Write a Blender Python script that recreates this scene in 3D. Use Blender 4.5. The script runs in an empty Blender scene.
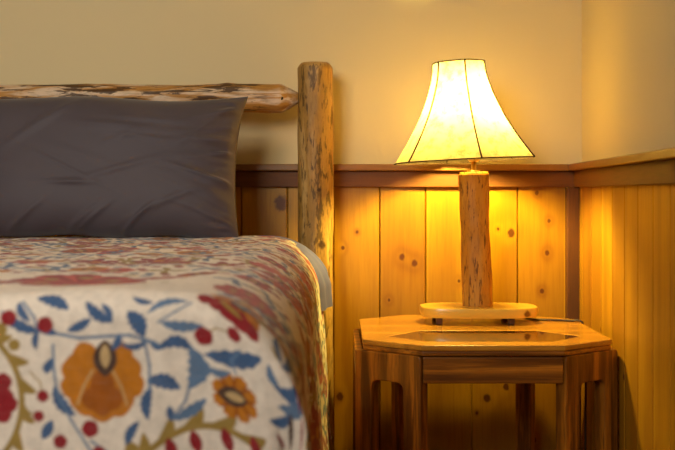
import bpy, math, random
import numpy as np
from mathutils import Vector, Matrix, noise as mn

sc = bpy.context.scene
COL = sc.collection
random.seed(7)

# ------------------------------------------------------------------ camera
F = 1015.0            # focal length in pixels of a 675 px wide frame
HC = 0.92             # camera height
cam_d = bpy.data.cameras.new('camera')
cam_d.sensor_width = 36.0
cam_d.lens = 36.0 * F / 675.0
cam_d.shift_x = 0.0
cam_d.shift_y = -32.0 / 675.0
cam_d.clip_start = 0.05
cam_d.dof.use_dof = True
cam_d.dof.focus_distance = 2.72
cam_d.dof.aperture_fstop = 5.0
cam = bpy.data.objects.new('camera', cam_d)
cam.location = (0, 0, HC)
cam.rotation_euler = (math.pi / 2, 0, 0)
COL.objects.link(cam)
sc.camera = cam

# ------------------------------------------------------------------ world, lights, exposure
w = bpy.data.worlds.new('world')
w.use_nodes = True
w.node_tree.nodes['Background'].inputs[0].default_value = (1.0, 0.9, 0.8, 1)
w.node_tree.nodes['Background'].inputs[1].default_value = 0.15
sc.world = w
ad = bpy.data.lights.new('room_light', 'AREA')
ad.shape = 'RECTANGLE'; ad.size = 1.1; ad.size_y = 1.1
ad.energy = 19.0
ad.spread = math.radians(100)
ad.color = (1.0, 0.94, 0.84)
ao = bpy.data.objects.new('room_light', ad)
ao.location = (-1.05, -0.40, 1.95)
tgt = Vector((-0.75, 2.4, 1.0))
ao.rotation_euler = (tgt - ao.location).to_track_quat('-Z', 'Y').to_euler()
COL.objects.link(ao)

LAMP_POWER = 1120.0
LAMP_COL = (1.0, 0.755, 0.15)
sc.view_settings.view_transform = 'Standard'
sc.view_settings.look = 'None'
sc.view_settings.gamma = 1.0
sc.view_settings.use_curve_mapping = False
sc.view_settings.exposure = 0.0
sc.cycles.use_denoising = True
sc.cycles.max_bounces = 10
sc.cycles.diffuse_bounces = 6
sc.cycles.transmission_bounces = 8
sc.cycles.sample_clamp_indirect = 6.0


# ------------------------------------------------------------------ helpers
def srgb(r, g, b):
    f = lambda c: (c / 255 / 12.92) if c / 255 <= 0.04045 else ((c / 255 + 0.055) / 1.055) ** 2.4
    return (f(r), f(g), f(b), 1.0)


class NT:
    """small wrapper to write node trees compactly"""
    def __init__(s, name):
        s.m = bpy.data.materials.new(name)
        s.m.use_nodes = True
        s.t = s.m.node_tree
        s.t.nodes.clear()
        s.out = s.t.nodes.new('ShaderNodeOutputMaterial')

    def put(s, sock, v):
        if isinstance(v, bpy.types.NodeSocket):
            s.t.links.new(v, sock)
        elif v is not None:
            sock.default_value = v

    def n(s, typ, ins=None, out=0, **props):
        nd = s.t.nodes.new('ShaderNode' + typ)
        for k, v in props.items():
            setattr(nd, k, v)
        for k, v in (ins or {}).items():
            s.put(nd.inputs[k], v)
        return nd.outputs[out]

    def math(s, op, a, b=None, c=None, clamp=False):
        d = {0: a}
        if b is not None: d[1] = b
        if c is not None: d[2] = c
        return s.n('Math', d, operation=op, use_clamp=clamp)

    def vmath(s, op, a, b=None, out=0):
        d = {0: a}
        if b is not None: d[1] = b
        return s.n('VectorMath', d, out=out, operation=op)

    def mix(s, fac, a, b, blend='MIX'):
        nd = s.t.nodes.new('ShaderNodeMix')
        nd.data_type = 'RGBA'; nd.blend_type = blend; nd.clamp_factor = True
        s.put(nd.inputs[0], fac); s.put(nd.inputs[6], a); s.put(nd.inputs[7], b)
        return nd.outputs[2]

    def ramp(s, v, a, b):
        return s.n('MapRange', {0: v, 1: a, 2: b, 3: 0.0, 4: 1.0}, clamp=True, interpolation_type='SMOOTHSTEP')

    def noise(s, vec, scale, detail=3.0, rough=0.5, dist=0.0):
        return s.n('TexNoise', {'Vector': vec, 'Scale': scale, 'Detail': detail, 'Roughness': rough, 'Distortion': dist})

    def coords(s):
        return s.n('TexCoord', out=3)

    def bsdf(s, color, rough=0.5, spec=0.5, bump=None, bstr=0.2, bdist=0.01, coat=0.0, coat_rough=0.1, extra=None):
        ins = {'Base Color': color, 'Roughness': rough, 'Specular IOR Level': spec, 'Coat Weight': coat, 'Coat Roughness': coat_rough}
        if bump is not None:
            ins['Normal'] = s.n('Bump', {'Height': bump, 'Strength': bstr, 'Distance': bdist})
        ins.update(extra or {})
        o = s.n('BsdfPrincipled', ins)
        s.t.links.new(o, s.out.inputs[0])
        return s.m


def wood(name, base, dark, knotcol, axis='z', freq=3.0, contrast=0.45, boards=None, knots=(), rough=0.4,
         coat=0.15, fine=0.25, stretch=0.06, tonevar=0.18, seed=0.0, pores=0.0, blotch=0.0, mid=0.15):
    """pine or oak: contour grain flowing round knots given as (a, b, size) in the face's own plane"""
    N = NT(name)
    P = N.coords()
    sx = {'x': (stretch, 1, 1), 'y': (1, stretch, 1), 'z': (1, 1, stretch)}[axis]
    sep = N.t.nodes.new('ShaderNodeSeparateXYZ'); N.t.links.new(P, sep.inputs[0])
    X, Y, Z = sep.outputs
    shift = seed
    tone = None
    if boards:
        b0, bw = boards
        idx = N.math('FLOOR', N.math('DIVIDE', N.math('SUBTRACT', X, b0), bw))
        wn = N.n('TexWhiteNoise', {'W': N.math('ADD', idx, seed)}, noise_dimensions='1D')
        tone = wn
        comb = N.n('CombineXYZ', {0: N.math('MULTIPLY', idx, 0.37), 1: N.math('MULTIPLY', wn, 3.0), 2: N.math('MULTIPLY', wn, 7.0)})
        P2 = N.vmath('ADD', P, comb)
    else:
        P2 = N.vmath('ADD', P, (seed, seed * 1.7, seed * 0.6))
    S = N.vmath('MULTIPLY', P2, sx)
    big = N.noise(S, freq, 2.0, 0.45, 0.2)
    bump = None; dark_k = None; halo = None
    for (ka, kb, ks) in knots:
        dvec = N.n('CombineXYZ', {0: N.math('SUBTRACT', X, ka), 1: N.math('MULTIPLY', N.math('SUBTRACT', Z, kb), 0.8 if axis == 'z' else 1.0), 2: 0.0})
        dd = N.vmath('LENGTH', dvec, out=1)
        wob = N.math('ADD', dd, N.math('MULTIPLY', N.math('SUBTRACT', N.noise(P, 90.0, 2.0), 0.5), ks * 0.7))
        q = N.math('DIVIDE', dd, ks * 2.3)
        g = N.math('EXPONENT', N.math('MULTIPLY', N.math('MULTIPLY', q, q), -1.0))
        kk = N.math('SUBTRACT', 1.0, N.ramp(wob, ks * 0.55, ks * 1.15))
        bump = g if bump is None else N.math('ADD', bump, g)
        dark_k = kk if dark_k is None else N.math('MAXIMUM', dark_k, kk)
        h2 = N.math('SUBTRACT', 1.0, N.ramp(wob, ks * 0.8, ks * 2.6))
        halo = h2 if halo is None else N.math('MAXIMUM', halo, h2)
    phase = N.math('MULTIPLY', big, 46.0)
    if bump is not None:
        phase = N.math('ADD', phase, N.math('MULTIPLY', bump, 3.5))
    rings = N.math('POWER', N.math('ADD', N.math('MULTIPLY', N.math('SINE', phase), 0.5), 0.5), 1.6)
    fn = N.noise(S, 170.0, 3.0, 0.6)
    col = N.mix(N.math('MULTIPLY', rings, contrast), base, dark)
    col = N.mix(N.math('MULTIPLY', N.ramp(fn, 0.42, 0.75), fine), col, dark)
    md = N.noise(S, 48.0, 3.0, 0.6, 0.3)
    col = N.mix(N.math('MULTIPLY', N.ramp(md, 0.48, 0.62), mid), col, dark)
    if pores:
        pr = N.noise(N.vmath('MULTIPLY', S, (1, 1, 1)), 420.0, 2.0, 0.6)
        col = N.mix(N.math('MULTIPLY', N.ramp(pr, 0.55, 0.72), pores), col, knotcol)
    if blotch:
        bl = N.noise(N.vmath('MULTIPLY', S, (1, 1, 2.5)), 9.0, 4.0, 0.6)
        col = N.mix(N.math('MULTIPLY', N.ramp(bl, 0.5, 0.75), blotch), col, knotcol)
    if tone is not None:
        f = N.math('ADD', N.math('MULTIPLY', tone, tonevar), 1.0 - tonevar * 0.6)
        cc = N.n('CombineXYZ', {0: f, 1: N.math('POWER', f, 1.5), 2: f})
        col = N.mix(1.0, col, cc, 'MULTIPLY')
    if dark_k is not None:
        col = N.mix(N.math('MULTIPLY', halo, 0.18), col, dark)
        col = N.mix(N.math('MULTIPLY', dark_k, 0.9), col, knotcol)
    return N.bsdf(col, rough, 0.4, bump=fn, bstr=0.12, bdist=0.002, coat=coat, coat_rough=0.25)


def logmat(name, base, dark, pale, axis='z', seed=0.0, stretch=0.12, darkness=0.8, pale_amt=0.4, rough=0.55, sharp=0.08, thr=0.56, knots=(), ascale=34.0, xmask=None, bscale=15.0):
    """peeled log: streaks of left-on inner bark, pale scraped patches and small knots"""
    N = NT(name)
    P = N.coords()
    st = {'x': (stretch, 1, 1), 'z': (1, 1, stretch)}[axis]
    S = N.vmath('MULTIPLY', N.vmath('ADD', P, (seed, seed, seed)), st)
    a = N.noise(S, ascale, 5.0, 0.65, 0.4)
    b = N.noise(S, bscale, 4.0, 0.6, 0.6)
    c = N.noise(S, 190.0, 3.0, 0.6)
    col = N.mix(N.math('MULTIPLY', N.ramp(b, 0.45, 0.62), pale_amt), base, pale)
    col = N.mix(N.math('MULTIPLY', N.ramp(c, 0.45, 0.75), 0.35), col, dark)
    dkf = N.math('MULTIPLY', N.ramp(a, thr, thr + sharp), darkness)
    if xmask is not None:
        sp = N.t.nodes.new('ShaderNodeSeparateXYZ'); N.t.links.new(P, sp.inputs[0])
        dkf = N.math('MULTIPLY', dkf, N.math('SUBTRACT', 1.0, N.ramp(sp.outputs[0], *xmask)))
    col = N.mix(dkf, col, dark)
    dk = None
    for (k, ks) in knots:
        dd = N.vmath('LENGTH', N.vmath('SUBTRACT', P, k), out=1)
        dd = N.math('ADD', dd, N.math('MULTIPLY', N.math('SUBTRACT', N.noise(P, 120.0, 2.0), 0.5), ks))
        kk = N.math('SUBTRACT', 1.0, N.ramp(dd, ks * 0.5, ks * 1.3))
        dk = kk if dk is None else N.math('MAXIMUM', dk, kk)
    if dk is not None:
        col = N.mix(N.math('MULTIPLY', dk, 0.85), col, srgb(52, 26, 10))
    hgt = N.math('ADD', a, N.math('MULTIPLY', c, 0.4))
    return N.bsdf(col, rough, 0.35, bump=hgt, bstr=0.35, bdist=0.004)


def make_obj(name, verts, faces, mat, parent=None, smooth=True, kind=None):
    me = bpy.data.meshes.new(name)
    off = Vector(parent.location) if parent is not None and parent.parent is None else (
        Vector(parent.parent.location) if parent is not None else Vector((0, 0, 0)))
    if isinstance(verts, np.ndarray):
        verts = verts - np.array(off)
        faces = np.asarray(faces, dtype=np.int32)
        nv, nf = len(verts), len(faces)
        me.vertices.add(nv); me.vertices.foreach_set('co', verts.astype(np.float32).ravel())
        me.loops.add(nf * 4); me.loops.foreach_set('vertex_index', faces.ravel())
        me.polygons.add(nf); me.polygons.foreach_set('loop_start', np.arange(0, nf * 4, 4, dtype=np.int32))
        me.update(calc_edges=True)
    else:
        me.from_pydata([tuple(Vector(v) - off) for v in verts], [], faces)
    me.validate()
    me.polygons.foreach_set('use_smooth', [smooth] * len(me.polygons))
    if mat is not None:
        me.materials.append(mat)
    o = bpy.data.objects.new(name, me)
    COL.objects.link(o)
    if parent is not None:
        o.parent = parent
    if kind:
        o['kind'] = kind
    return o


def thing(name, label, cat, loc, group=None):
    o = bpy.data.objects.new(name, None)
    o.empty_display_size = 0.1
    o.location = loc
    COL.objects.link(o)
    o['label'] = label; o['category'] = cat
    if group: o['group'] = group
    return o


def tag(o, label, cat):
    o['label'] = label; o['category'] = cat
    return o


def bevel(o, wd=0.003, seg=2, ang=35):
    m = o.modifiers.new('bevel', 'BEVEL')
    m.width = wd; m.segments = seg; m.limit_method = 'ANGLE'; m.angle_limit = math.radians(ang)
    m.harden_normals = False
    return o


BOXF = [(0, 1, 2, 3), (7, 6, 5, 4), (0, 4, 5, 1), (1, 5, 6, 2), (2, 6, 7, 3), (3, 7, 4, 0)]


def box(x0, x1, y0, y1, z0, z1):
    v = [(x0, y0, z0), (x0, y1, z0), (x1, y1, z0), (x1, y0, z0), (x0, y0, z1), (x0, y1, z1), (x1, y1, z1), (x1, y0, z1)]
    return v, BOXF


def prism(poly, z0, z1):
    """poly counter-clockwise (x, y) list, extruded in z"""
    n = len(poly)
    v = [(x, y, z0) for x, y in poly] + [(x, y, z1) for x, y in poly]
    f = [tuple(range(n - 1, -1, -1)), tuple(range(n, 2 * n))]
    f += [(i, (i + 1) % n, n + (i + 1) % n, n + i) for i in range(n)]
    return v, f


def panel(poly, origin, t, nrm, thick):
    """poly of (s, z) in the vertical plane through origin along t, extruded by thick along nrm"""
    n = len(poly)
    pt = lambda s, z, k: (origin[0] + t[0] * s + nrm[0] * k, origin[1] + t[1] * s + nrm[1] * k, z)
    v = [pt(s, z, 0) for s, z in poly] + [pt(s, z, thick) for s, z in poly]
    f = [tuple(range(n - 1, -1, -1)), tuple(range(n, 2 * n))]
    f += [(i, (i + 1) % n, n + (i + 1) % n, n + i) for i in range(n)]
    return v, f


def tube(pts, r, seg=10):
    pts = [Vector(p) for p in pts]
    V, Fc = [], []
    up = Vector((0, 0, 1))
    prev = None
    for i, p in enumerate(pts):
        d = (pts[min(i + 1, len(pts) - 1)] - pts[max(i - 1, 0)]).normalized()
        if prev is None:
            a = d.cross(up) if abs(d.dot(up)) < 0.95 else d.cross(Vector((1, 0, 0)))
        else:
            a = prev - d * prev.dot(d)
        a.normalize(); prev = a
        b = d.cross(a)
        rr = r(i / (len(pts) - 1)) if callable(r) else r
        for k in range(seg):
            t = 2 * math.pi * k / seg
            V.append(p + (a * math.cos(t) + b * math.sin(t)) * rr)
    n = len(pts)
    for i in range(n - 1):
        for k in range(seg):
            k2 = (k + 1) % seg
            Fc.append((i * seg + k, i * seg + k2, (i + 1) * seg + k2, (i + 1) * seg + k))
    Fc.append(tuple(range(seg - 1, -1, -1)))
    Fc.append(tuple((n - 1) * seg + k for k in range(seg)))
    return V, Fc


def log(p0, p1, rfun, nl=90, seg=56, seed=0.0, amp=0.0022, lumps=(), bend=0.0):
    """a peeled round log from p0 to p1; rfun(t) gives radius"""
    p0, p1 = Vector(p0), Vector(p1)
    d = (p1 - p0); L = d.length; d.normalize()
    a = d.cross(Vector((0, 1, 0))).normalized()
    b = d.cross(a)
    V, Fc = [], []
    for i in range(nl):
        t = i / (nl - 1)
        c = p0 + d * (L * t) + a * (bend * math.sin(t * 7.0 + seed)) + b * (bend * math.cos(t * 5.0 + seed))
        for k in range(seg):
            th = 2 * math.pi * k / seg
            dirv = a * math.cos(th) + b * math.sin(th)
            R = rfun(t)
            q = Vector((math.cos(th) * 2.2 + seed, math.sin(th) * 2.2, t * L * 9))
            rr = R * (1 + 0.9 * amp / 0.05 * mn.noise(q * 0.7) + 0.5 * amp / 0.05 * mn.noise(q * 2.1))
            for (lt, lth, ls, lh) in lumps:
                dt = (t - lt) * L / ls
                da = ((th - lth + math.pi) % (2 * math.pi) - math.pi) * R / ls
                rr += lh * math.exp(-(dt * dt + da * da))
            V.append(c + dirv * rr)
    for i in range(nl - 1):
        for k in range(seg):
            k2 = (k + 1) % seg
            Fc.append((i * seg + k, i * seg + k2, (i + 1) * seg + k2, (i + 1) * seg + k))
    Fc.append(tuple(range(seg - 1, -1, -1)))
    Fc.append(tuple((nl - 1) * seg + k for k in range(seg)))
    return V, Fc


def pix(x, y, d):
    """point at depth d seen at photo pixel (x, y)"""
    return Vector(((x - 337.5) * d / F, d, HC - (y - 193.0) * d / F))


# ------------------------------------------------------------------ materials of the room
N = NT('painted_plaster')
P = N.coords()
nz = N.noise(P, 55.0, 4.0, 0.6)
M_wall = N.bsdf(N.mix(N.math('MULTIPLY', N.noise(P, 3.0, 2.0), 0.25), srgb(216, 200, 156), srgb(208, 192, 147)), 0.8, 0.25, bump=nz, bstr=0.08, bdist=0.003)
N = NT('ceiling_paint')
M_ceil = N.bsdf(srgb(225, 215, 198), 0.9, 0.2, bump=N.noise(N.coords(), 40.0), bstr=0.1)
M_floor = wood('floor_boards', srgb(150, 95, 50), srgb(105, 60, 28), srgb(60, 30, 12), 'y', boards=(0, 0.12), rough=0.35)

PB = srgb(180, 128, 18); PD = srgb(122, 66, 6); PK = srgb(82, 34, 8)


def kp(px, py):     # knot on the back wall from where the photo shows it
    q = pix(px, py, 3.085)
    return (q.x, q.z)


KN = [(402, 257, .0095), (414.5, 263, .010), (511, 233, .0125), (498, 229, .005), (537, 193, .007), (549, 221, .006),
      (547, 253, .008), (542, 291, .007), (281, 203, .022), (343, 248, .006), (459, 281, .005), (340, 397, .012),
      (487, 398, .012), (506, 387, .010), (357, 232, .005), (389, 300, .005), (477, 413, .005), (534, 440, .008), (525, 430, .006), (256, 262, .010)]
M_pine = wood('knotty_pine_back', PB, PD, PK, 'z', freq=2.2, contrast=0.42, boards=(0.1277, 0.14),
              knots=[(*kp(a, b), s) for a, b, s in KN], rough=0.45, coat=0.08, tonevar=0.22, seed=2.3, fine=0.2)
M_pine_r = wood('knotty_pine_right', PB, PD, PK, 'z', freq=2.6, contrast=0.38, boards=(0.223, 0.135),
                knots=[(0.62, 0.47, .008), (0.63, 0.50, .006), (0.93, 0.36, .008), (0.35, 0.55, .005)], rough=0.45, coat=0.08, tonevar=0.26, seed=5.0, fine=0.25)
M_trim = wood('dark_trim', srgb(112, 64, 16), srgb(66, 34, 7), srgb(50, 24, 8), 'x', freq=3.0, contrast=0.45, rough=0.6, coat=0.0, fine=0.4, seed=1.0, blotch=0.35)
M_trimv = wood('dark_trim_post', srgb(100, 56, 14), srgb(60, 30, 6), srgb(48, 22, 8), 'z', freq=3.0, contrast=0.45, rough=0.6, coat=0.0, fine=0.4, seed=4.0, blotch=0.4)
M_cap = wood('cap_trim', srgb(140, 94, 36), srgb(98, 58, 18), srgb(70, 34, 12), 'x', freq=3.0, contrast=0.4, rough=0.4, fine=0.3, seed=6.0)

# ------------------------------------------------------------------ the room
XL, YF, ZC = -2.9, -1.4, 2.45
YB = 3.10
XR = 0.746
SL = 0.051                                    # the right wall runs a few degrees off square
tR = Vector((-SL, -1, 0)).normalized()
LR = (YB - YF) / abs(tR.y)
xr_front = XR + tR.x * LR

o = make_obj('floor', *box(XL - .1, XR + .15, YF - .1, YB + .1, -0.1, 0.0), M_floor, smooth=False, kind='structure')
o = make_obj('ceiling', *box(XL - .1, XR + .15, YF - .1, YB + .1, ZC, ZC + 0.1), M_ceil, smooth=False, kind='structure')
wall_back = make_obj('wall_back', *box(XL - .1, XR, YB, YB + .1, 0, ZC), M_wall, smooth=False, kind='structure')
make_obj('wall_left', *box(XL - .1, XL, YF, YB, 0, ZC), M_wall, smooth=False, kind='structure')
make_obj('wall_front', *box(XL - .1, XR, YF - .1, YF, 0, ZC), M_wall, smooth=False, kind='structure')
MR = Matrix.Translation((XR, YB, 0)) @ Matrix.Rotation(math.atan2(tR.y, tR.x), 4, 'Z')
wall_right = make_obj('wall_right', *box(-0.1, LR + .1, 0, 0.1, 0, ZC), M_wall, smooth=False, kind='structure')
wall_right.matrix_world = MR


def boards(x0, x1, first, wd, z0, z1, face, back):
    """tongue-and-groove boards as one sheet with V grooves; face < back (towards the room is -y)"""
    g, dep = 0.0036, 0.006
    xs = [x0]
    k = math.ceil((x0 - first) / wd + 1e-6)
    while first + k * wd < x1 - 0.01:
        xs.append(first + k * wd); k += 1
    xs.append(x1)
    prof = [(x0, face)]
    for x in xs[1:-1]:
        prof += [(x - g, face), (x - 0.0013, face + 0.0025), (x - 0.0012, face + 0.0115), (x + 0.0012, face + 0.0115), (x + 0.0013, face + 0.0025), (x + g, face)]
    prof.append((x1, face))
    v = []
    for x, y in prof: v += [(x, y, z0), (x, y, z1)]
    f = [(2 * i, 2 * i + 2, 2 * i + 3, 2 * i + 1) for i in range(len(prof) - 1)]
    n = len(v)
    v += [(x0, back, z0), (x0, back, z1), (x1, back, z0), (x1, back, z1)]
    m = 2 * (len(prof) - 1)
    f += [(n, 0, 1, n + 1), (m, n + 2, n + 3, m + 1)]
    f.append(tuple([1 + 2 * i for i in range(len(prof))] + [n + 3, n + 1]))
    f.append(tuple([n, n + 2] + [2 * i for i in range(len(prof) - 1, -1, -1)]))
    return v, f


make_obj('wainscot', *boards(XL, 0.692, 0.1277, 0.14, 0.0, 0.965, -0.015 + YB, YB), M_pine, wall_back, smooth=False)
wr = make_obj('wainscot', *boards(0.015, LR, 0.223, 0.135, 0.0, 0.965, -0.015, 0.0), M_pine_r, smooth=False)
wr.parent = wall_right

ZR0, ZR1, ZCAP = 0.938, 0.987, 1.007
t = make_obj('trim_1', *box(XL, XR - 0.028, YB - 0.030, YB, ZR0, ZR1), M_trim, smooth=False, kind='structure'); bevel(t, .002)
t = make_obj('trim_2', *box(XL, XR - 0.048, YB - 0.048, YB, ZR1, ZCAP), M_cap, smooth=False, kind='structure'); bevel(t, .003)
t = make_obj('trim_3', *box(0.0, LR, -0.030, 0.0, ZR0, ZR1), M_trim, smooth=False, kind='structure'); t.matrix_world = MR; bevel(t, .002)
t = make_obj('trim_4', *box(0.0, LR, -0.050, 0.0, ZR1, ZCAP), M_cap, smooth=False, kind='structure'); t.matrix_world = MR; bevel(t, .003)
t = make_obj('trim_5', *box(0.692, XR - .016, YB - 0.044, YB, 0.0, ZR0), M_trimv, smooth=False, kind='structure'); bevel(t, .003)

# ------------------------------------------------------------------ log bed
DP = 2.975
bx = -0.0645
bed = thing('log_bed', 'peeled log bed with tall round post and log top rail along the wall', 'bed', (-0.85, 2.975, 0))
PX, PY, PZ = bx + 0.85, 0.0, 0.0
pk = lambda px, py: tuple(pix(px, py, 2.925) - Vector(bed.location))
M_post = logmat('post_log', srgb(164, 122, 54), srgb(58, 38, 14), srgb(214, 174, 108), 'z', 3.1, 0.2, 0.75, 0.6, sharp=0.09, thr=0.515, ascale=74.0,
                knots=[(pk(303, 171), .009), (pk(330, 172), .009), (pk(319, 190), .006), (pk(305, 97), .007), (pk(327, 148), .006), (pk(322, 245), .012), (pk(306, 225), .007), (pk(326, 340), .008)])
M_rail = logmat('rail_log', srgb(178, 128, 60), srgb(58, 34, 16), srgb(218, 196, 168), 'x', 1.4, 0.13, 0.9, 0.9, sharp=0.05, thr=0.50, ascale=70.0, xmask=(0.60, 0.68), bscale=38.0)
M_cut = logmat('cut_end', srgb(206, 150, 82), srgb(160, 104, 48), srgb(216, 166, 100), 'x', 6.4, 0.3, 0.3, 0.3, sharp=0.2)


def post(name, x, z1, seed):
    z0 = 0.0
    H = z1 - z0

    def rf(t):
        r = 0.0515 + 0.0012 * math.sin(t * 9 + seed) + 0.0015 * (1 - t)
        e = (1 - t) * H
        if e < 0.014:
            r *= 0.80 + 0.20 * (e / 0.014) ** 0.8
        return r
    v, f = log((x, DP, z0), (x, DP, z1), rf, nl=170, seed=seed, amp=0.003, bend=0.0012,
               lumps=[(0.91, 2.6, .012, .003), (0.78, 4.0, .014, .003), (0.84, 5.1, .012, .0035), (0.7, 4.6, .016, .004), (0.62, 3.6, .014, .003)])
    return make_obj(name, v, f, M_post, bed)


post('bedpost', bx, 1.300, 0.4)
post('bedpost', bx - 1.62, 1.300, 2.9)


def rail(z, r0, seed, lab):
    xa, xb = bx - 1.62 + 0.045, bx - 0.046
    Lg = xb - xa

    def rf(t):
        e = min(t, 1 - t) * Lg
        r = r0 + 0.002 * math.sin(t * 13 + seed)
        if e < 0.058:
            r = 0.013 + (r - 0.013) * min(1.0, (e / 0.056)) ** 0.95
        return r
    v, f = log((xa, DP, z), (xb, DP, z), rf, nl=230, seed=seed, amp=0.005, bend=0.0012,
               lumps=[(0.74, 1.8, .02, .004), (0.86, 0.4, .018, .004), (0.8, 5.5, .02, .004), (0.6, 1.2, .02, .005)])
    return make_obj('top_rail' if z > 1 else 'lower_rail', v, f, M_rail, bed), xa, xb


rl, xa, xb = rail(1.197, 0.0405, 1.2, '')
rail(0.62, 0.035, 4.2, '')
# tapered smooth tenon shoulder and its peg hole
q = pix(281.5, 98.3, 2.9365)
v, f = tube([q + Vector((0, 0.010, 0)), q + Vector((0, -0.0018, 0))], 0.0052, 14)
N = NT('peg_hole'); M_hole = N.bsdf(srgb(24, 12, 5), 0.9)
make_obj('peg', v, f, M_hole, rl)
for sx in (bx - 0.075, bx - 1.50):
    v, f = log((sx, 1.27, 0.36), (sx, DP - 0.04, 0.36), lambda t: 0.042, nl=60, seed=sx, amp=0.003)
    make_obj('side_rail', v, f, M_rail, bed)
for sx in (bx - 0.09, bx - 1.48):
    v, f = log((sx, 1.29, 0.0), (sx, 1.29, 0.42), lambda t: 0.05, nl=40, seed=sx + 3, amp=0.003)
    make_obj('bed_leg', v, f, M_post, bed)

# ------------------------------------------------------------------ bedspread shape
ZT = 0.801                # top of the made bed
XE = -0.046               # right side plane
RS, RF = 0.135, 0.034     # shoulder radii: long side, foot
YE = 1.185                # foot plane
UE, VE = XE - RS, -(YE + RF)     # fold starts (v = -y)


def spread(u, v, out=0.0, flare=0.06):
    """u, v arrays in metres along the cloth; returns X, Y, Z"""
    rs, rf = RS + out, RF + out
    du = np.maximum(0, u - UE); dv = np.maximum(0, v - VE)
    au = np.minimum(du / rs, math.pi / 2); lu = np.maximum(0, du - rs * math.pi / 2)
    av = np.minimum(dv / rf, math.pi / 2); lv = np.maximum(0, dv - rf * math.pi / 2)
    X = np.where(u < UE, u, UE) + rs * np.sin(au)
    Z = ZT + out - rs * (1 - np.cos(au)) - lu
    Y = -np.where(v < VE, v, VE) - rf * np.sin(av)
    Z = Z - rf * (1 - np.cos(av)) - lv
    side = np.clip(au / (math.pi / 2), 0, 1); foot = np.clip(av / (math.pi / 2), 0, 1)
    # soft undulation of the quilt on top and hanging folds at the sides
    top = (1 - side) * (1 - foot)
    Z = Z + top * (0.0035 * np.sin(u * 9.0 + 1.2) * np.sin(v * 7.0) + 0.0018 * np.sin(u * 27 + v * 13) + 0.0016 * np.sin(v * 31 - u * 9))
    hang = side ** 2
    X = X + hang * (0.006 * np.sin(v * 14.0 + 0.6) + 0.0035 * np.sin(v * 37 + u * 5)) * np.minimum(1, lu * 6 + 0.3) + lu * flare * (1 - foot)
    Y = Y - foot ** 2 * (0.0025 * np.sin(u * 22 + 0.4) * np.minimum(1, lv * 8 + 0.2)) - lv * 0.03 * (1 - side)
    s = np.minimum(lu, lv) * 0 + np.minimum(du, dv) * side * foot
    pl = 0.016 * np.sin(np.minimum(s / 0.10, 1.0) * math.pi)
    X = X + pl * 0.6; Y = Y - pl * 0.9
    return X, Y, Z


def grid_faces(nu, nv):
    i = np.arange(nu - 1)[:, None]; j = np.arange(nv - 1)[None, :]
    a = i * nv + j
    return np.stack([a, a + 1, a + nv + 1, a + nv], -1).reshape(-1, 4)[:, ::-1]


def zone(segs):
    out = []
    for a, b, st in segs:
        n = max(1, int(round((b - a) / st)))
        out.append(np.linspace(a, b, n, endpoint=False))
    out.append(np.array([segs[-1][1]]))
    return np.concatenate(out)


us = zone([(-1.60, -0.95, 0.008), (-0.95, -0.46, 0.0028), (-0.46, 0.06, 0.0013), (0.06, 0.42, 0.004)])
vs = zone([(-2.78, -1.6, 0.0045), (-1.6, -1.24, 0.0022), (-1.24, -0.96, 0.0012), (-0.96, -0.78, 0.008)])
U, V = np.meshgrid(us, vs, indexing='ij')
nu, nv = U.shape
# ---- embroidered pattern, drawn per vertex in cloth coordinates
C_cream = np.array(srgb(226, 213, 196)[:3]); C_blue = np.array(srgb(64, 92, 130)[:3]); C_blue2 = np.array(srgb(92, 118, 148)[:3])
C_red = np.array(srgb(140, 28, 36)[:3]); C_orange = np.array(srgb(186, 114, 22)[:3]); C_dor = np.array(srgb(152, 82, 12)[:3])
C_olive = np.array(srgb(152, 124, 58)[:3]); C_brown = np.array(srgb(72, 50, 40)[:3]); C_tan = np.array(srgb(190, 160, 110)[:3]); C_rose = np.array(srgb(186, 72, 60)[:3])
CL = np.empty((nu, nv, 3)); CL[:] = C_cream


def stamp(u0, v0, r, fn, col, soft=0.0020):
    i0, i1 = np.searchsorted(us, [u0 - r, u0 + r]); j0, j1 = np.searchsorted(vs, [v0 - r, v0 + r])
    if i1 <= i0 or j1 <= j0: return
    du = U[i0:i1, j0:j1] - u0; dv = V[i0:i1, j0:j1] - v0
    a = np.clip(0.5 - fn(du, dv) / soft, 0, 1)[..., None]
    CL[i0:i1, j0:j1] = CL[i0:i1, j0:j1] * (1 - a) + col * a


def dot(u0, v0, r, col):
    stamp(u0, v0, r * 1.4, lambda a, b: np.hypot(a, b) - r * (1 + .03 * np.sin(5 * np.arctan2(b, a) + u0 * 90)), col)


def flower(u0, v0, r, n, col, col2, ph=0.0, sq=1.0, eye=True):
    def petals(k):
        def fn(a, b):
            b = b * sq
            th = np.arctan2(b, a); rr = np.hypot(a, b)
            return rr - k * r * (0.78 + 0.22 * np.abs(np.cos(n * (th - ph) / 2)) ** 0.6 + .03 * np.cos(3 * n * th))
        return fn
    stamp(u0, v0, r * 1.4, petals(1.0), col)
    stamp(u0, v0, r * 1.4, lambda a, b: np.maximum(petals(.93)(a, b), np.abs(np.sin(n * (np.arctan2(b * sq, a) - ph) / 2)) * -r * .5 + r * .42), col2)
    if eye:
        dot(u0, v0, r * .36, C_brown); dot(u0, v0, r * .2, C_tan)


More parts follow.
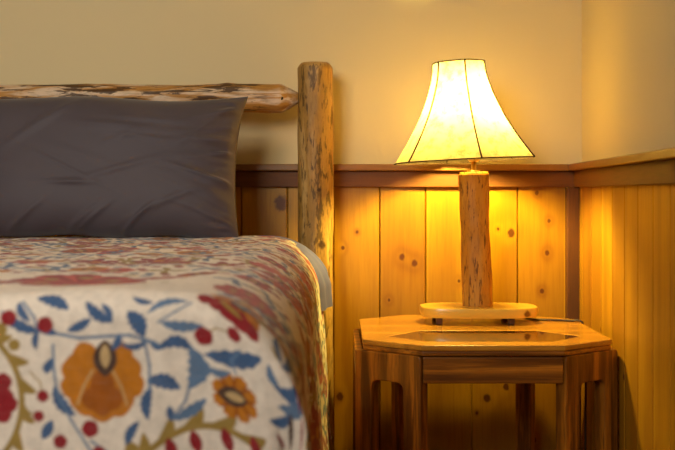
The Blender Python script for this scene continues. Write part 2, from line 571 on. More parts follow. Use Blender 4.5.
def leaf(p, q, wd, col, curve=0.0, notch=0.0):
    (x0, y0), (x1, y1) = p, q
    L = math.hypot(x1 - x0, y1 - y0); cx, cy = (x0 + x1) / 2, (y0 + y1) / 2
    tx, ty = (x1 - x0) / L, (y1 - y0) / L

    def fn(a, b):
        s = (a * tx + b * ty) / (L / 2); n_ = (-a * ty + b * tx) - curve * L * (1 - s * s)
        return np.abs(n_) - wd * .5 * np.clip(1 - s * s, 0, 1) ** .8 * (1 + notch * np.sin(s * 16)) + np.maximum(0, np.abs(s) - 1) * L
    stamp(cx, cy, L * (.6 + abs(curve)) + wd, fn, col)


def stroke(pts, wd, col):
    for (x0, y0), (x1, y1) in zip(pts[:-1], pts[1:]):
        def fn(a, b, x0=x0, y0=y0, x1=x1, y1=y1):
            cx, cy = (x0 + x1) / 2, (y0 + y1) / 2
            px, py = a + cx - x0, b + cy - y0
            dx, dy = x1 - x0, y1 - y0
            h = np.clip((px * dx + py * dy) / (dx * dx + dy * dy + 1e-12), 0, 1)
            return np.hypot(px - dx * h, py - dy * h) - wd / 2
        stamp((x0 + x1) / 2, (y0 + y1) / 2, math.hypot(x1 - x0, y1 - y0) / 2 + wd, fn, col)


def ring(u0, v0, r, wd, col, leaves=18, inner=True, star=C_red, ph=0.0):
    stamp(u0, v0, r * 1.1, lambda a, b: np.abs(np.hypot(a, b) - r) - wd / 2, col)
    for k in range(leaves):
        t0 = 2 * math.pi * k / leaves + ph
        c, s = math.cos(t0), math.sin(t0); c2, s2 = math.cos(t0 + .22), math.sin(t0 + .22)
        leaf((u0 + c * r, v0 + s * r), (u0 + c2 * (r + wd * 2.6), v0 + s2 * (r + wd * 2.6)), wd * 1.7, col, .15)
    if inner:
        for k in range(8):
            t0 = 2 * math.pi * k / 8 + ph
            c, s = math.cos(t0), math.sin(t0)
            leaf((u0 + c * r * .25, v0 + s * r * .25), (u0 + c * r * .86, v0 + s * r * .86), r * .36, star, 0)
        dot(u0, v0, r * .34, star); dot(u0, v0, r * .18, C_orange)


def cl(px, py):
    """cloth coordinates of the hanging foot end where the photo shows pixel (px, py)"""
    D = YE
    X = (px - 337.5) * D / F; z = HC - (py - 193.0) * D / F
    if X < UE and z > ZT - RF * 0.3:
        d = (HC - ZT) * F / (py - 193.0) if py > 296 else YE + RF
        if z <= ZT: return (X, VE + RF * math.acos(1 - (ZT - z) / RF))
        d = max(YE + RF * 0.8, d)
        return ((px - 337.5) * d / F, -d)
    if X < UE: u = X; zt = ZT
    else:
        a = math.asin(min(0.98, (X - UE) / RS)); u = UE + RS * a; zt = ZT - RS * (1 - math.cos(a))
    drop = zt - z
    v = VE + RF * math.pi / 2 + (drop - RF) if drop > RF else VE + RF * math.acos(max(-1, min(1, 1 - max(0, drop) / RF)))
    return (u, v)


PXM = YE / F
rnd = random.Random(11)


def filler(ua, ub, va, vb, n, dense=1.0):
    """scattered sprigs, berries, blossoms and wreaths of the all-over pattern"""
    pts = []
    tries = 0
    while len(pts) < n and tries < n * 30:
        tries += 1
        p = (rnd.uniform(ua, ub), rnd.uniform(va, vb))
        kind = rnd.choice('FFFLLLLRSBB')
        rad = {'F': .040, 'L': .030, 'R': .072, 'S': .040, 'B': .012}[kind]
        if all(math.hypot(p[0] - q[0], p[1] - q[1]) > (rad + q[2]) * .74 for q in pts):
            pts.append((*p, rad, kind))
    for (a, b, rad, k) in pts:
        ph = rnd.uniform(0, 6)
        if k == 'F':
            flower(a, b, rad * rnd.uniform(.8, 1), rnd.choice([6, 8]), *rnd.choice([(C_red, C_rose), (C_orange, C_dor), (C_red, C_orange), (C_rose, C_red)]), ph)
        elif k == 'L':
            for q in range(4):
                t = ph + q * 1.5
                leaf((a, b), (a + rad * 1.2 * math.cos(t), b + rad * 1.2 * math.sin(t)), rad * .42, rnd.choice([C_blue, C_blue, C_blue2, C_olive]), .12)
        elif k == 'R':
            ring(a, b, rad * .85, .006, C_olive, 16, True, rnd.choice([C_red, C_rose]), ph)
        elif k == 'S':
            for q in range(5):
                t = ph + q * 1.256
                leaf((a, b), (a + rad * math.cos(t), b + rad * math.sin(t)), rad * .5, C_red, 0)
            dot(a, b, rad * .25, C_olive)
        else:
            dot(a, b, rad * .7, rnd.choice([C_red, C_red, C_blue]))


filler(-1.6, 0.42, -2.78, -1.50, 1500)
filler(-1.6, 0.42, -2.78, -1.60, 260)
filler(-0.15, 0.02, -1.45, -1.24, 14)
filler(-0.115, 0.04, -1.34, -1.20, 60)
filler(0.03, 0.42, -1.45, -0.79, 120)
filler(-1.6, -0.56, -1.42, -0.79, 200)
# motifs of the foot end, each where the photo shows it
ring(*cl(-62, 402), 84 * PXM, 6 * PXM, C_olive, 20, True, C_red, 0.0)
ring(*cl(226, 545), 116 * PXM, 7 * PXM, C_olive, 26, True, C_red, 0.2)
for p in ((172, 447), (196, 440), (225, 438), (250, 446)):
    a = cl(*p); leaf((a[0] - .004, a[1] - .012), (a[0] + .004, a[1] + .014), .014, C_red)
a = cl(103, 378); s = PXM
for (dx, dy, r) in ((-24, -8, 17), (22, -8, 17), (-30, 8, 12), (29, 6, 13), (-14, 18, 19), (14, 20, 18), (0, 26, 17), (0, 0, 26), (-18, -24, 12), (18, -24, 12)):
    dot(a[0] + dx * s, a[1] + dy * s, r * s, C_orange)
for (dx, dy, r) in ((0, 4, 12), (0, 14, 14), (-10, 20, 11), (10, 20, 11), (0, 26, 11)):
    dot(a[0] + dx * s, a[1] + dy * s, r * s, C_dor)
for sx in (-1, 1):
    stroke([(a[0] + sx * 10 * s, a[1] - 8 * s), (a[0] + sx * 19 * s, a[1] + 8 * s), (a[0] + sx * 25 * s, a[1] + 26 * s)], 1.8 * s, C_tan)
leaf((a[0] + 2 * s, a[1] - 38 * s), (a[0] + 3 * s, a[1] - 2 * s), 24 * s, C_brown)
leaf((a[0] + 2 * s, a[1] - 34 * s), (a[0] + 3 * s, a[1] - 10 * s), 10 * s, C_tan)
a = cl(232, 396)
flower(*a, 23 * s, 8, C_orange, C_dor, .3, eye=False)
leaf((a[0] - 17 * s, a[1] + 2 * s), (a[0] + 12 * s, a[1] - 1 * s), 19 * s, C_brown); leaf((a[0] - 10 * s, a[1] + 1 * s), (a[0] + 9 * s, a[1] - 1 * s), 9 * s, C_tan)
for (x0, y0, x1, y1, wd, cu) in (
        (33, 300, 68, 311, 10, -.08), (0, 311, 42, 332, 8, .1), (36, 328, 58, 334, 6, 0), (38, 330, 36, 350, 5, .1), (67, 331, 91, 319, 7, .05),
        (84, 304, 113, 322, 8, .1), (112, 322, 100, 306, 5, .1), (127, 312, 144, 337, 12, -.1), (147, 314, 187, 303, 6, -.15), (160, 322, 203, 326, 8, .08),
        (157, 350, 195, 352, 9, -.25), (190, 346, 189, 389, 15, -.22), (203, 354, 256, 357, 12, .1), (147, 380, 181, 388, 11, -.1), (172, 419, 206, 398, 8, .08),
        (152, 386, 149, 419, 8, .12), (170, 405, 172, 420, 6, 0), (262, 362, 272, 386, 10, .3), (266, 384, 290, 384, 9, .15), (276, 366, 286, 350, 7, .2), (43, 371, 53, 361, 6, 0), (46, 374, 52, 358, 6, 0),
        (54, 386, 76, 415, 9, .12), (43, 439, 53, 420, 8, 0), (112, 350, 120, 333, 6, .1), (150, 340, 160, 350, 5, 0), (120, 343, 150, 338, 5, .2), (16, 303, 30, 322, 6, .1),
        (205, 366, 228, 371, 6, .2), (270, 404, 300, 396, 9, .1), (262, 418, 284, 412, 7, .1), (140, 420, 128, 446, 7, .1), (228, 290, 262, 300, 5, .1), (130, 300, 152, 304, 5, .1)):
    leaf(cl(x0, y0), cl(x1, y1), wd * 1.35 * s, C_blue if (x0 + y1) % 3 else C_blue2, cu, .12)
stroke([cl(53, 345), cl(54, 370), cl(58, 395), cl(72, 420), cl(92, 450)], 2.5 * s, C_blue2)
stroke([cl(58, 334), cl(80, 338), cl(110, 336), cl(130, 335), cl(160, 345)], 3 * s, C_blue2)
stroke([cl(20, 303), cl(34, 318), cl(38, 332)], 2.5 * s, C_blue2)
stroke([cl(158, 322), cl(175, 312), cl(190, 304)], 2 * s, C_blue2)
stroke([cl(189, 389), cl(186, 400), cl(174, 417)], 2.5 * s, C_blue2)
stroke([cl(92, 440), cl(110, 452)], 2.5 * s, C_blue2)
stroke([cl(203, 336), cl(214, 328), cl(231, 334)], 1.5 * s, C_olive)
stroke([cl(232, 372), cl(228, 360), cl(236, 350)], 2.2 * s, C_blue2)
stroke([cl(30, 372), cl(40, 382), cl(43, 396)], 1.5 * s, C_olive)
stroke([cl(25, 410), cl(39, 416)], 1.5 * s, C_olive)
stroke([cl(144, 337), cl(150, 365), cl(150, 390)], 2.5 * s, C_blue2)
for (x, y, r, c) in ((45, 325, 8, C_red), (8, 318, 8, C_red), (43, 396, 6, C_red), (39, 416, 5.5, C_red), (91, 428, 8.5, C_red), (61, 441, 7, C_red), (100, 452, 7, C_red),
                     (203, 336, 9, C_red), (231, 334, 7, C_red), (3, 382, 9, C_red), (2, 398, 12, C_red), (10, 404, 8, C_red), (3, 414, 9, C_red), (0, 330, 7, C_olive), (133, 448, 7, C_olive), (14, 345, 6, C_olive), (283, 340, 9, C_red), (270, 322, 9, C_red)):
    dot(*cl(x, y), r * s, c)
# blossoms on the top just before the fold
for (x, y, d, rr) in ((78, 281, 1.385, .098), (250, 279, 1.33, .05), (-20, 282, 1.33, .05), (170, 272, 1.44, .04)):
    X = (x - 337.5) * d / F
    flower(X, -d, rr, 10, C_red, C_rose, .2, 1.0, False)
    for k in range(6):
        t = k * 1.047 + .5
        dot(X + rr * .5 * math.cos(t), -d + rr * .5 * math.sin(t), rr * .11, C_olive)
for k in range(9):
    dot((8 + k * 19 - 337.5) * 1.31 / F, -1.31 - .035 * ((k - 4) / 4.0) ** 2 - .002, .006, C_olive)
for (x0, y0, x1, y1, wd, c) in ((290, 378, 292, 412, 9, C_red), (284, 412, 288, 450, 11, C_brown), (294, 415, 296, 450, 9, C_red), (281, 388, 288, 404, 9, C_blue), (270, 432, 282, 446, 7, C_red), (286, 350, 293, 372, 8, C_brown), (276, 330, 288, 350, 8, C_tan), (268, 345, 274, 360, 6, C_olive)):  # dark leaves down the corner put the crease's shade into the cloth colour
    leaf(cl(x0, y0), cl(x1, y1), wd * s, c, .05, .1)
a = cl(228, 312)
for (dx, dy, r) in ((-26, -8, 8), (-14, -4, 9), (0, 0, 12), (12, 6, 11), (24, 10, 9)):
    dot(a[0] + dx * s, a[1] + dy * s, r * s, C_red)
leaf((a[0] - 12 * s, a[1] - 10 * s), (a[0] + 14 * s, a[1] + 4 * s), 7 * s, C_olive)

X, Y, Z = spread(U, V)
Z = np.maximum(Z, 0.30 + 0 * Z)
verts = np.stack([X, Y, Z], -1).reshape(-1, 3)
N = NT('suzani_cotton')
ac = N.n('Attribute', attribute_name='Col')
acol = N.t.nodes[-1]; acol.attribute_type = 'GEOMETRY'
P = N.coords()
slub = N.noise(N.vmath('MULTIPLY', P, (9.0, 9.0, 260.0)), 3.0, 3.0, 0.6)
thr = N.noise(N.vmath('MULTIPLY', P, (240.0, 30.0, 12.0)), 3.0, 2.0, 0.5)
mo = N.n('MapRange', {0: N.noise(P, 75.0, 3.0, 0.6), 1: 0.3, 2: 0.7, 3: 0.84, 4: 1.08})
ac = N.mix(1.0, ac, N.n('CombineXYZ', {0: mo, 1: mo, 2: mo}), 'MULTIPLY')
c = N.mix(N.math('MULTIPLY', N.ramp(slub, 0.5, 0.72), 0.16), ac, srgb(176, 160, 146))
c = N.mix(N.math('MULTIPLY', N.ramp(thr, 0.5, 0.75), 0.12), c, srgb(150, 130, 118))
hh = N.math('ADD', slub, thr)
M_spread = N.bsdf(c, 0.85, 0.2, bump=hh, bstr=0.35, bdist=0.0025, extra={'Sheen Weight': 0.15, 'Sheen Roughness': 0.5})
bs = make_obj('bedspread', verts, grid_faces(nu, nv), M_spread)
tag(bs, 'cream bedspread embroidered with red, blue and ochre flowers hanging over the bed end', 'bedspread')
at = bs.data.color_attributes.new('Col', 'FLOAT_COLOR', 'POINT')
buf = np.ones((nu * nv, 4), dtype=np.float32); buf[:, :3] = CL.reshape(-1, 3)
at.data.foreach_set('color', buf.ravel())

# mattress under the bedspread
mv, mf = box(-1.60, XE - 0.040, YE + 0.040, 2.84, 0.43, ZT - 0.020)
N = NT('ticking'); M_tick = N.bsdf(srgb(150, 142, 146), 0.9, 0.2)
mt = make_obj('mattress', mv, mf, M_tick, smooth=True)
b = bevel(mt, 0.11, 6)
tag(mt, 'thick mattress covered by the embroidered bedspread', 'mattress')

# grey sheet corner that shows between the bedspread and the bedpost
su = zone([(-0.62, -0.25, .02), (-0.25, 0.12, .005)])
sv = zone([(-2.87, -2.52, .008)])
SU, SV = np.meshgrid(su, sv, indexing='ij')
hem = 0.022 + 0.115 * np.clip((SV + 2.87) / 0.14, 0, 1) ** 1.3       # slanting hem
SU2 = -0.62 + (SU + 0.62) * (UE + RS * 0.9 + hem + 0.62) / (0.12 + 0.62)
sX, sY, sZ = spread(SU2, SV, 0.0, 0.04)
du = np.clip((SU2 - UE) / 0.2, 0, 1)
sZ = sZ - 0.006 * (1 - du); sX = sX + 0.026 * du * np.clip((SV + 2.56) / -0.12, 0, 1) - 0.002 * du
sX = sX + 0.005 * np.sin(SV * 55) * du ** 2
N = NT('grey_cotton'); P = N.coords()
M_sheet = N.bsdf(srgb(84, 86, 146), 0.8, 0.25, bump=N.noise(P, 300.0, 2.0), bstr=0.1, bdist=0.001)
sh = make_obj('bedsheet', np.stack([sX, sY, sZ], -1).reshape(-1, 3), grid_faces(*SU.shape), M_sheet)
tag(sh, 'lavender grey sheet corner hanging out beside the bedpost', 'sheet')

# ------------------------------------------------------------------ pillow
def pillow():
    W2, H2, T2 = 0.385, 0.202, 0.085
    n1, n2 = 190, 110
    s = np.linspace(-1, 1, n1); t = np.linspace(-1, 1, n2)
    S, T = np.meshgrid(s, t, indexing='ij')
    # pointed corners, sides drawn slightly in
    px = W2 * S * (1 - 0.045 * (1 - T ** 2)) + 0.010 * (T > 0) * T ** 3 * S ** 5
    pz = H2 * T * (1 - 0.05 * (1 - S ** 4)) - 0.0
    e = np.clip((1 - S ** 4), 0, 1) ** .62 * np.clip((1 - T ** 4), 0, 1) ** .55
    th = T2 * e
    wr = np.zeros_like(S); dx_ = 1 - S
    r = random.Random(5)
    # creases fanning in from the right edge
    for k in range(20):
        y0 = r.uniform(-.95, .95); ang = (-y0 * .35 + r.uniform(-.25, .25)); L = r.uniform(.10, .35); wd = r.uniform(.018, .045)
        dx = (1 - S); dn = (T - (y0 + dx * (ang * 1.5 + .3)))
        wr += r.uniform(.3, 1) * .0095 * np.exp(-(dn / wd / 1.6) ** 2) * np.exp(-(dx / L) ** 2) * np.clip(dx * 20, 0, 1)
    for k in range(16):      # long soft diagonal creases
        x0 = r.uniform(-1, .8); y0 = r.uniform(-.8, .8); ang = r.uniform(-.5, .75); L = r.uniform(.15, .4); wd = r.uniform(.02, .06)
        a = (S - x0) * 2.0 * math.cos(ang) + (T - y0) * math.sin(ang); b_ = -(S - x0) * 2.0 * math.sin(ang) + (T - y0) * math.cos(ang)
        wr += r.uniform(-.35, 1) * .0062 * np.exp(-(a / L / 1.6) ** 2) * np.exp(-(b_ / wd) ** 2)
    for k in range(6):       # creases gathered along the bottom
        x0 = r.uniform(-1, .9); wd = r.uniform(.02, .04)
        wr += .008 * np.exp(-((S - x0 - (T + 1) * .6) / wd) ** 2) * np.exp(-((T + .85) / .22) ** 2)
    wr += .0035 * np.sin(T * 30 + 4 * np.sin(T * 7) + dx_ * 8) * np.exp(-(dx_ / .16) ** 2) * np.clip(dx_ * 12, 0, 1)
    wr += .004 * np.sin(S * 4 + 1) * np.sin(T * 3) * e
    pz = pz + 0.006 * np.sin(S * 5 + 2.2) * (T > 0) * T ** 2 - 0.004 * np.sin(S * 9) * (T < 0) * T ** 2
    front = np.stack([px, -(th + wr * np.minimum(1, e * 3)), pz], -1).reshape(-1, 3)
    back = np.stack([px, th * .55, pz], -1).reshape(-1, 3)
    g = grid_faces(n1, n2)
    return np.concatenate([front, back]), np.concatenate([g, g[:, ::-1] + len(front)]), n1, n2


pv, pf, n1, n2 = pillow()
tilt = math.radians(-15)      # leans back against the rail
ct, st_ = math.cos(tilt), math.sin(tilt)
zc, yc, xc = 0.990, 2.735, -0.642
R = np.array([[1, 0, 0], [0, ct, -st_], [0, st_, ct]])
pw = pv @ R.T
rz = math.radians(0.6)
pw = np.stack([pw[:, 0] * math.cos(rz) + pw[:, 2] * math.sin(rz), pw[:, 1], -pw[:, 0] * math.sin(rz) + pw[:, 2] * math.cos(rz)], -1)
pw += np.array([xc, yc, zc])
N = NT('charcoal_cotton'); P = N.coords()
M_pil = N.bsdf(N.mix(N.noise(P, 6.0), srgb(80, 72, 77), srgb(70, 63, 69)), 0.62, 0.3, bump=N.noise(P, 500.0, 2.0), bstr=0.08, bdist=0.001, extra={'Sheen Weight': 0.25, 'Sheen Roughness': 0.4})
pl = make_obj('pillow', pw, pf, M_pil)
pl.location = (0, 0, 0)
wm = pl.modifiers.new('weld', 'WELD'); wm.merge_threshold = 0.0004
tag(pl, 'charcoal grey pillow leaning against the log headboard rail', 'pillow')

# ------------------------------------------------------------------ octagonal end table
TC = (0.3685, 2.70)
tb = thing('end_table', 'octagonal oak end table with arched corner legs in the room corner', 'table', (TC[0], TC[1], 0))
M_oak = wood('oak_legs', srgb(184, 114, 28), srgb(82, 43, 7), srgb(48, 22, 8), 'z', freq=7.0, mid=0.75, contrast=0.75, rough=0.36, coat=0.15, fine=0.5, seed=2.0, pores=0.4, stretch=0.07)
M_oakx = wood('oak_rails', srgb(184, 114, 28), srgb(82, 43, 7), srgb(48, 22, 8), 'x', freq=7.0, mid=0.7, contrast=0.7, rough=0.36, coat=0.15, fine=0.5, seed=3.0, pores=0.4, stretch=0.05)
M_top = wood('oak_top', srgb(196, 136, 44), srgb(142, 88, 22), srgb(80, 42, 14), 'x', freq=5.0, mid=0.4, contrast=0.4, rough=0.26, coat=0.5, fine=0.4, seed=8.0, pores=0.25, stretch=0.06)
ZTB = 0.560


def octo(hx, hy, cx, cy):
    return [(TC[0] - hx + cx, TC[1] - hy), (TC[0] + hx - cx, TC[1] - hy), (TC[0] + hx, TC[1] - hy + cy), (TC[0] + hx, TC[1] + hy - cy),
            (TC[0] + hx - cx, TC[1] + hy), (TC[0] - hx + cx, TC[1] + hy), (TC[0] - hx, TC[1] + hy - cy), (TC[0] - hx, TC[1] - hy + cy)]


hx, hy, cx_, cy_ = 0.3070, 0.304, 0.138, 0.100
# tabletop with an opening for the glass: ring of faces
oc = octo(hx, hy, cx_, cy_)
gy0, gy1, gym = 2.462, 2.655, 2.553
hexa = [(TC[0] - .150, gy0), (TC[0] + .150, gy0), (TC[0] + .240, gym), (TC[0] + .155, gy1), (TC[0] - .155, gy1), (TC[0] - .240, gym)]


def top_with_hole():
    zt, zb = ZTB, ZTB - 0.013
    v = []
    o8 = oc
    for z in (zt, zb):
        v += [(x, y, z) for x, y in o8] + [(x, y, z) for x, y in hexa]
    f = []
    # outer 0..7, inner 8..13
    def quads(off, flip):
        fs = [(0, 1, 9, 8), (1, 2, 10, 9), (2, 3, 10), (3, 4, 11, 10), (4, 5, 12, 11), (5, 6, 13, 12), (6, 7, 13), (7, 0, 8, 13)]
        return [tuple(i + off for i in (q[::-1] if flip else q)) for q in fs]
    f += quads(0, False) + quads(14, True)
    for i in range(8):
        j = (i + 1) % 8; f.append((i + 14, j + 14, j, i))
    for i in range(6):
        j = (i + 1) % 6; f.append((8 + i, 8 + j, 22 + j, 22 + i))
    return v, f


tp = make_obj('tabletop', *top_with_hole(), M_top, tb, smooth=False); bevel(tp, .0045, 3, 50)
tp2 = make_obj('top_moulding', *prism(octo(hx - .002, hy - .002, cx_ * .995, cy_ * .995), ZTB - 0.0262, ZTB - 0.0132), M_oakx, tb, smooth=False); bevel(tp2, .004, 3)
N = NT('smoked_glass'); M_glass = N.bsdf(srgb(46, 25, 9), 0.06, 0.9, coat=0.6, coat_rough=0.03)
ins = lambda k: [(TC[0] + (x - TC[0]) * k, gym + (y - gym) * k) for x, y in hexa]
gl = make_obj('glass_inset', *prism(ins(0.995), ZTB - 0.0115, ZTB - 0.0008), M_glass, tp, smooth=False)
gl['label'] = 'smoked glass panel'

# corner panels: two legs joined by an arched rail
fo = octo(hx + 0.022, hy + 0.000, cx_ + .022, cy_ + .018)
ZL = ZTB - 0.0264


def corner_panel(p, q_):
    p = Vector((*p, 0)); q_ = Vector((*q_, 0))
    t = (q_ - p); L = t.length; t.normalize()
    n_ = Vector((t.y, -t.x, 0))       # outward for counter-clockwise outline
    g = 0.004
    lw = 0.050
    a0, a1 = g, L - g
    zt = ZL; zr = ZTB - 0.096
    ring = [(a0, 0.0), (a0 + lw - .006, 0.0), (a0 + lw - .002, 0.2), (a0 + lw, zr - .045)]
    for k in range(6):
        tt = k / 5 * math.pi / 2
        ring.append((a0 + lw + .018 * (1 - math.cos(tt)), zr - .018 + .018 * math.sin(tt)))
    for k in range(6):
        tt = (5 - k) / 5 * math.pi / 2
        ring.append((a1 - lw - .018 * (1 - math.cos(tt)), zr - .018 + .018 * math.sin(tt)))
    ring += [(a1 - lw, zr - .045), (a1 - lw + .002, 0.2), (a1 - lw + .006, 0.0), (a1, 0.0)]
    for k in range(5):
        tt = k / 4 * math.pi / 2
        ring.append((a1 - .010 * (1 - math.cos(tt)), zt - .010 + .010 * math.sin(tt)))
    for k in range(5):
        tt = (4 - k) / 4 * math.pi / 2
        ring.append((a0 + .010 * (1 - math.cos(tt)), zt - .010 + .010 * math.sin(tt)))
    v, f = panel(ring, p, t, -n_, 0.034)
    ob = make_obj('arched_leg_panel', v, [ff[::-1] for ff in f], M_oak, tb, smooth=False)
    bevel(ob, .003, 2, 40)


for i in (1, 3, 5, 7):
    corner_panel(fo[i], fo[(i + 1) % 8])
# aprons
za0, za1 = ZTB - 0.091, ZTB - 0.0285
xf0, xf1 = fo[0][0] + .003, fo[1][0] - .003
for (a, b, c_, d) in ((xf0, xf1, fo[0][1] + .004, fo[0][1] + .024), (xf0, xf1, fo[4][1] - .024, fo[4][1] - .004)):
    ob = make_obj('apron', *box(a, b, c_, d, za0, za1), M_oakx, tb, smooth=False); bevel(ob, .003)
for (a, b) in ((fo[7][0] + .004, fo[7][0] + .024), (fo[2][0] - .024, fo[2][0] - .004)):
    ob = make_obj('apron', *box(a, b, fo[2][1] + .003, fo[3][1] - .003, za0, za1), M_oakx, tb, smooth=False); bevel(ob, .003)

# ------------------------------------------------------------------ table lamp
LX, LY = 0.392, 2.835
lp = thing('table_lamp', 'lit table lamp with rustic log column and flared cream shade', 'lamp', (LX, LY, ZTB))
M_slab = wood('lamp_base_pine', srgb(232, 190, 74), srgb(196, 144, 44), srgb(96, 44, 14), 'x', freq=4.0, contrast=0.3, rough=0.3, coat=0.4, fine=0.2, seed=9.0,
              knots=[(0.1245, 0.030, .011)])
zs0, zs1 = ZTB + 0.019, ZTB + 0.045
outl = []
ns = 72
for k in range(ns):
    th = 2 * math.pi * k / ns
    c, s_ = math.cos(th), math.sin(th)
    ex = 0.62
    x = 0.163 * math.copysign(abs(c) ** ex, c); y = 0.088 * math.copysign(abs(s_) ** ex, s_)
    x += 0.004 * mn.noise(Vector((c * 1.4, s_ * 1.4, 3.3))); y += 0.005 * mn.noise(Vector((c * 1.6, s_ * 1.6, 8.3)))
    outl.append((LX + x + 0.002, LY + y))
vv, ff = [], []
prof = [(0.95, zs0), (0.985, zs0 + .006), (1.0, zs0 + .014), (0.995, zs1 - .004), (0.98, zs1)]
for kx, z in prof:
    for (x, y) in outl:
        vv.append((LX + (x - LX) * (1 - (1 - kx) * .6), LY + (y - LY) * kx, z))
for r_ in range(len(prof) - 1):
    for k in range(ns):
        k2 = (k + 1) % ns
        ff.append((r_ * ns + k, r_ * ns + k2, (r_ + 1) * ns + k2, (r_ + 1) * ns + k))
ff.append(tuple(range(ns - 1, -1, -1))); ff.append(tuple((len(prof) - 1) * ns + k for k in range(ns)))
make_obj('base_slab', vv, ff, M_slab, lp, smooth=True).modifiers.new('es', 'EDGE_SPLIT').split_angle = math.radians(40)
M_foot = wood('lamp_foot_wood', srgb(86, 48, 20), srgb(60, 32, 12), srgb(40, 20, 8), 'z', rough=0.5)
for (fx, fy) in ((-0.122, -.055), (0.075, -.055), (-0.122, .055), (0.075, .055)):
    ob = make_obj('foot', *box(LX + fx, LX + fx + .017, LY + fy - .011, LY + fy + .011, ZTB + .0003, zs0 + .001), M_foot, lp, smooth=False); bevel(ob, .002)
# log column, leaning a touch to the left
M_col = logmat('lamp_log', srgb(188, 126, 34), srgb(82, 42, 10), srgb(214, 158, 62), 'z', 7.7, 0.17, 0.85, 0.4, sharp=0.08, thr=0.55, ascale=130.0)
c0 = Vector((LX - .0005, LY, zs1 - .001)); c1 = Vector((LX - .0115, LY, 0.979))
v, f = log(c0, c1, lambda t: 0.0405 - (0.004 if t > .985 else 0) + .001 * math.sin(t * 8), nl=110, seg=64, seed=5.5, amp=0.0042,
           lumps=[(0.6, 1.3, .02, .003), (0.3, 4.4, .02, .003), (.75, 0.2, .03, .003)])
make_obj('log_column', v, f, M_col, lp)
N = NT('brass'); M_brass = N.bsdf(srgb(205, 165, 90), 0.3, 0.5, extra={'Metallic': 1.0})
N = NT('socket_shell'); M_sock = N.bsdf(srgb(225, 200, 150), 0.35, 0.5)
ax = (c1 - c0).normalized()
top = c1
tl = Matrix.Rotation(math.radians(-2.8), 3, 'Y')           # tilt of shade and fittings
up = tl @ Vector((0, 0, 1)); rt = tl @ Vector((1, 0, 0))
v, f = tube([top - Vector((0, 0, .002)), top + Vector((0, 0, .004)), top + Vector((0, 0, .0045)), top + Vector((0, 0, .03))],
            lambda t: .018 if t < .5 else .007, 24)
make_obj('neck', v, f, M_brass, lp)
v, f = tube([top + Vector((0, 0, .028)), top + Vector((0, 0, .034)), top + Vector((0, 0, .107)), top + Vector((0, 0, .112))], lambda t: .012 if t < .2 or t > .9 else .017, 24)
make_obj('socket', v, f, M_sock, lp)
SB = Vector(((463 - 337.5) * 2.835 / F, LY, 1.0100))        # centre of the shade's lower rim
SH = 0.2735
ST = SB + up * SH
R0, R1 = 0.0740, 0.2005


def sh_r(t):       # t from the top (0) to the bottom (1)
    return R0 + (R1 - R0) * t ** 1.65


def sh_pt(th, t, dr=0.0):
    r = sh_r(t) + dr
    # six panels: chord-flattened a little between the ribs
    ph = (th - math.radians(7)) % (math.pi / 3) - math.pi / 6
    hexr = math.cos(math.pi / 6) / math.cos(ph)
    r *= 1 + (hexr - 1) * 0.42
    return ST - up * (SH * t) + rt * (r * math.sin(th)) + Vector((0, -r * math.cos(th), 0))


N = NT('lampshade_fabric'); P = N.coords()
mott = N.noise(P, 38.0, 5.0, 0.65); mo2 = N.noise(P, 9.0, 3.0, 0.5)
cc = N.mix(N.math('MULTIPLY', N.ramp(mott, 0.45, 0.7), 0.7), srgb(134, 118, 95), srgb(96, 78, 52))
cc = N.mix(N.math('MULTIPLY', N.ramp(mo2, 0.5, 0.75), 0.25), cc, srgb(86, 68, 42))
dif = N.n('BsdfDiffuse', {'Color': cc})
trn = N.n('BsdfTranslucent', {'Color': cc})
mx = N.n('MixShader', {0: 0.82, 1: dif, 2: trn})
N.t.links.new(mx, N.out.inputs[0])
M_shade = N.m
NS, NTT = 120, 40
vv = [sh_pt(2 * math.pi * k / NS, j / (NTT - 1)) for j in range(NTT) for k in range(NS)]
ff = [(j * NS + k, (j + 1) * NS + k, (j + 1) * NS + (k + 1) % NS, j * NS + (k + 1) % NS) for j in range(NTT - 1) for k in range(NS)]
shd = make_obj('lampshade', vv, ff, M_shade, lp)
N = NT('shade_binding'); M_bind = N.bsdf(srgb(54, 36, 18), 0.8, 0.2)
for k in range(6):
    th = math.radians(7 + 60 * k)
    v, f = tube([sh_pt(th, j / 30, .0006) for j in range(31)], .0024, 6)
    make_obj('seam', v, f, M_bind, shd)
for (t, nm) in ((0.0, 'rim'), (1.0, 'rim')):
    v, f = tube([sh_pt(2 * math.pi * k / 96, t, .0005) for k in range(97)], .0019, 6)
    make_obj(nm, v, f, M_bind, shd)
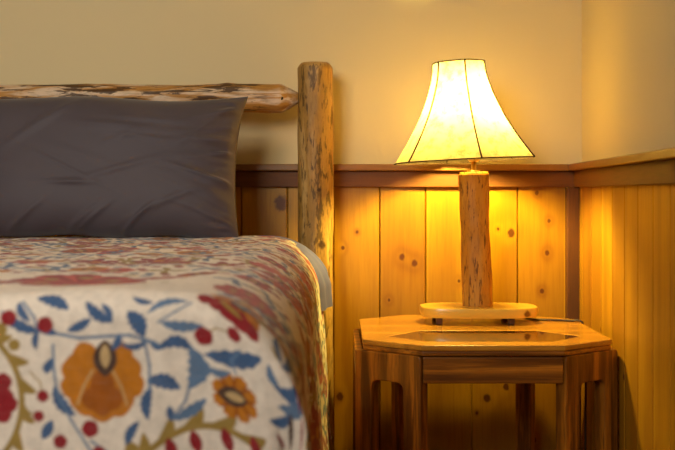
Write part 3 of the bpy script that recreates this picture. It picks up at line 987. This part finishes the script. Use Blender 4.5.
# spider fitter, harp, bulb
for k in range(3):
    th = math.radians(45 + 120 * k)
    v, f = tube([ST - up * .004, sh_pt(th, 0.01, -.001)], .0013, 6)
    make_obj('spider_arm', v, f, M_brass, shd)
hb = top + Vector((0, 0, .034))
hp = []
for k in range(33):
    a = math.pi * k / 32
    w_ = .048 * math.sin(a) ** .7 if 0 < a < math.pi else 0
    hp.append(hb)
hp = []
ht = ST - up * .004
for k in range(41):
    s_ = k / 40
    if s_ <= .5:
        q2 = s_ * 2; side = -1
    else:
        q2 = (1 - s_) * 2; side = 1
    c = hb.lerp(ht, q2)
    w_ = .018 + .032 * math.sin(math.pi * min(1, q2 * 1.0)) ** .6 if q2 < 1 else 0
    w_ *= (1 - q2 ** 8)
    hp.append(c + Vector((0, side * w_, 0)))
v, f = tube(hp, .0015, 6)
make_obj('harp', v, f, M_brass, lp)
N = NT('glowing_bulb')
em = N.n('Emission', {'Color': (*LAMP_COL, 1), 'Strength': LAMP_POWER})
N.t.links.new(em, N.out.inputs[0])
bc = top + Vector((-.004, 0, .192))
bl, bf = [], []
prof = [(-.080, .013), (-.060, .014), (-.045, .020), (-.030, .026), (-.012, .030), (.006, .0295), (.020, .023), (.028, .013), (.0305, .003)]
for (dz, r_) in prof:
    for k in range(20):
        a = 2 * math.pi * k / 20
        bl.append(bc + Vector((r_ * math.cos(a), r_ * math.sin(a), dz)))
for j in range(len(prof) - 1):
    for k in range(20):
        k2 = (k + 1) % 20
        bf.append((j * 20 + k, j * 20 + k2, (j + 1) * 20 + k2, (j + 1) * 20 + k))
bf.append(tuple((len(prof) - 1) * 20 + k for k in range(20)))
make_obj('light_bulb', bl, bf, N.m, lp)
# power cord over the table, down behind its right rear corner
N = NT('brown_cord'); M_cord = N.bsdf(srgb(50, 30, 18), 0.45)
zc_ = ZTB + .0034
cp = [(0.455, 2.93, zs0 - .004), (0.50, 2.905, zc_ + .006), (0.545, 2.875, zc_), (0.585, 2.855, zc_), (0.625, 2.845, zc_), (0.655, 2.835, zc_), (0.673, 2.828, zc_ + .001), (0.683, 2.824, zc_ - .008), (0.6885, 2.822, zc_ - .05), (0.690, 2.822, 0.40), (0.690, 2.825, 0.2), (0.690, 2.83, 0.01)]
sm = []
for i in range(len(cp) - 1):
    p0, p1, p2, p3 = (Vector(cp[max(0, min(len(cp) - 1, i + d))]) for d in (-1, 0, 1, 2))
    for k in range(8):
        t = k / 8
        sm.append(0.5 * ((2 * p1) + (p2 - p0) * t + (2 * p0 - 5 * p1 + 4 * p2 - p3) * t * t + (3 * p1 - p0 - 3 * p2 + p3) * t ** 3))
sm.append(Vector(cp[-1]))
v, f = tube(sm, .0030, 8)
make_obj('power_cord', v, f, M_cord, lp)
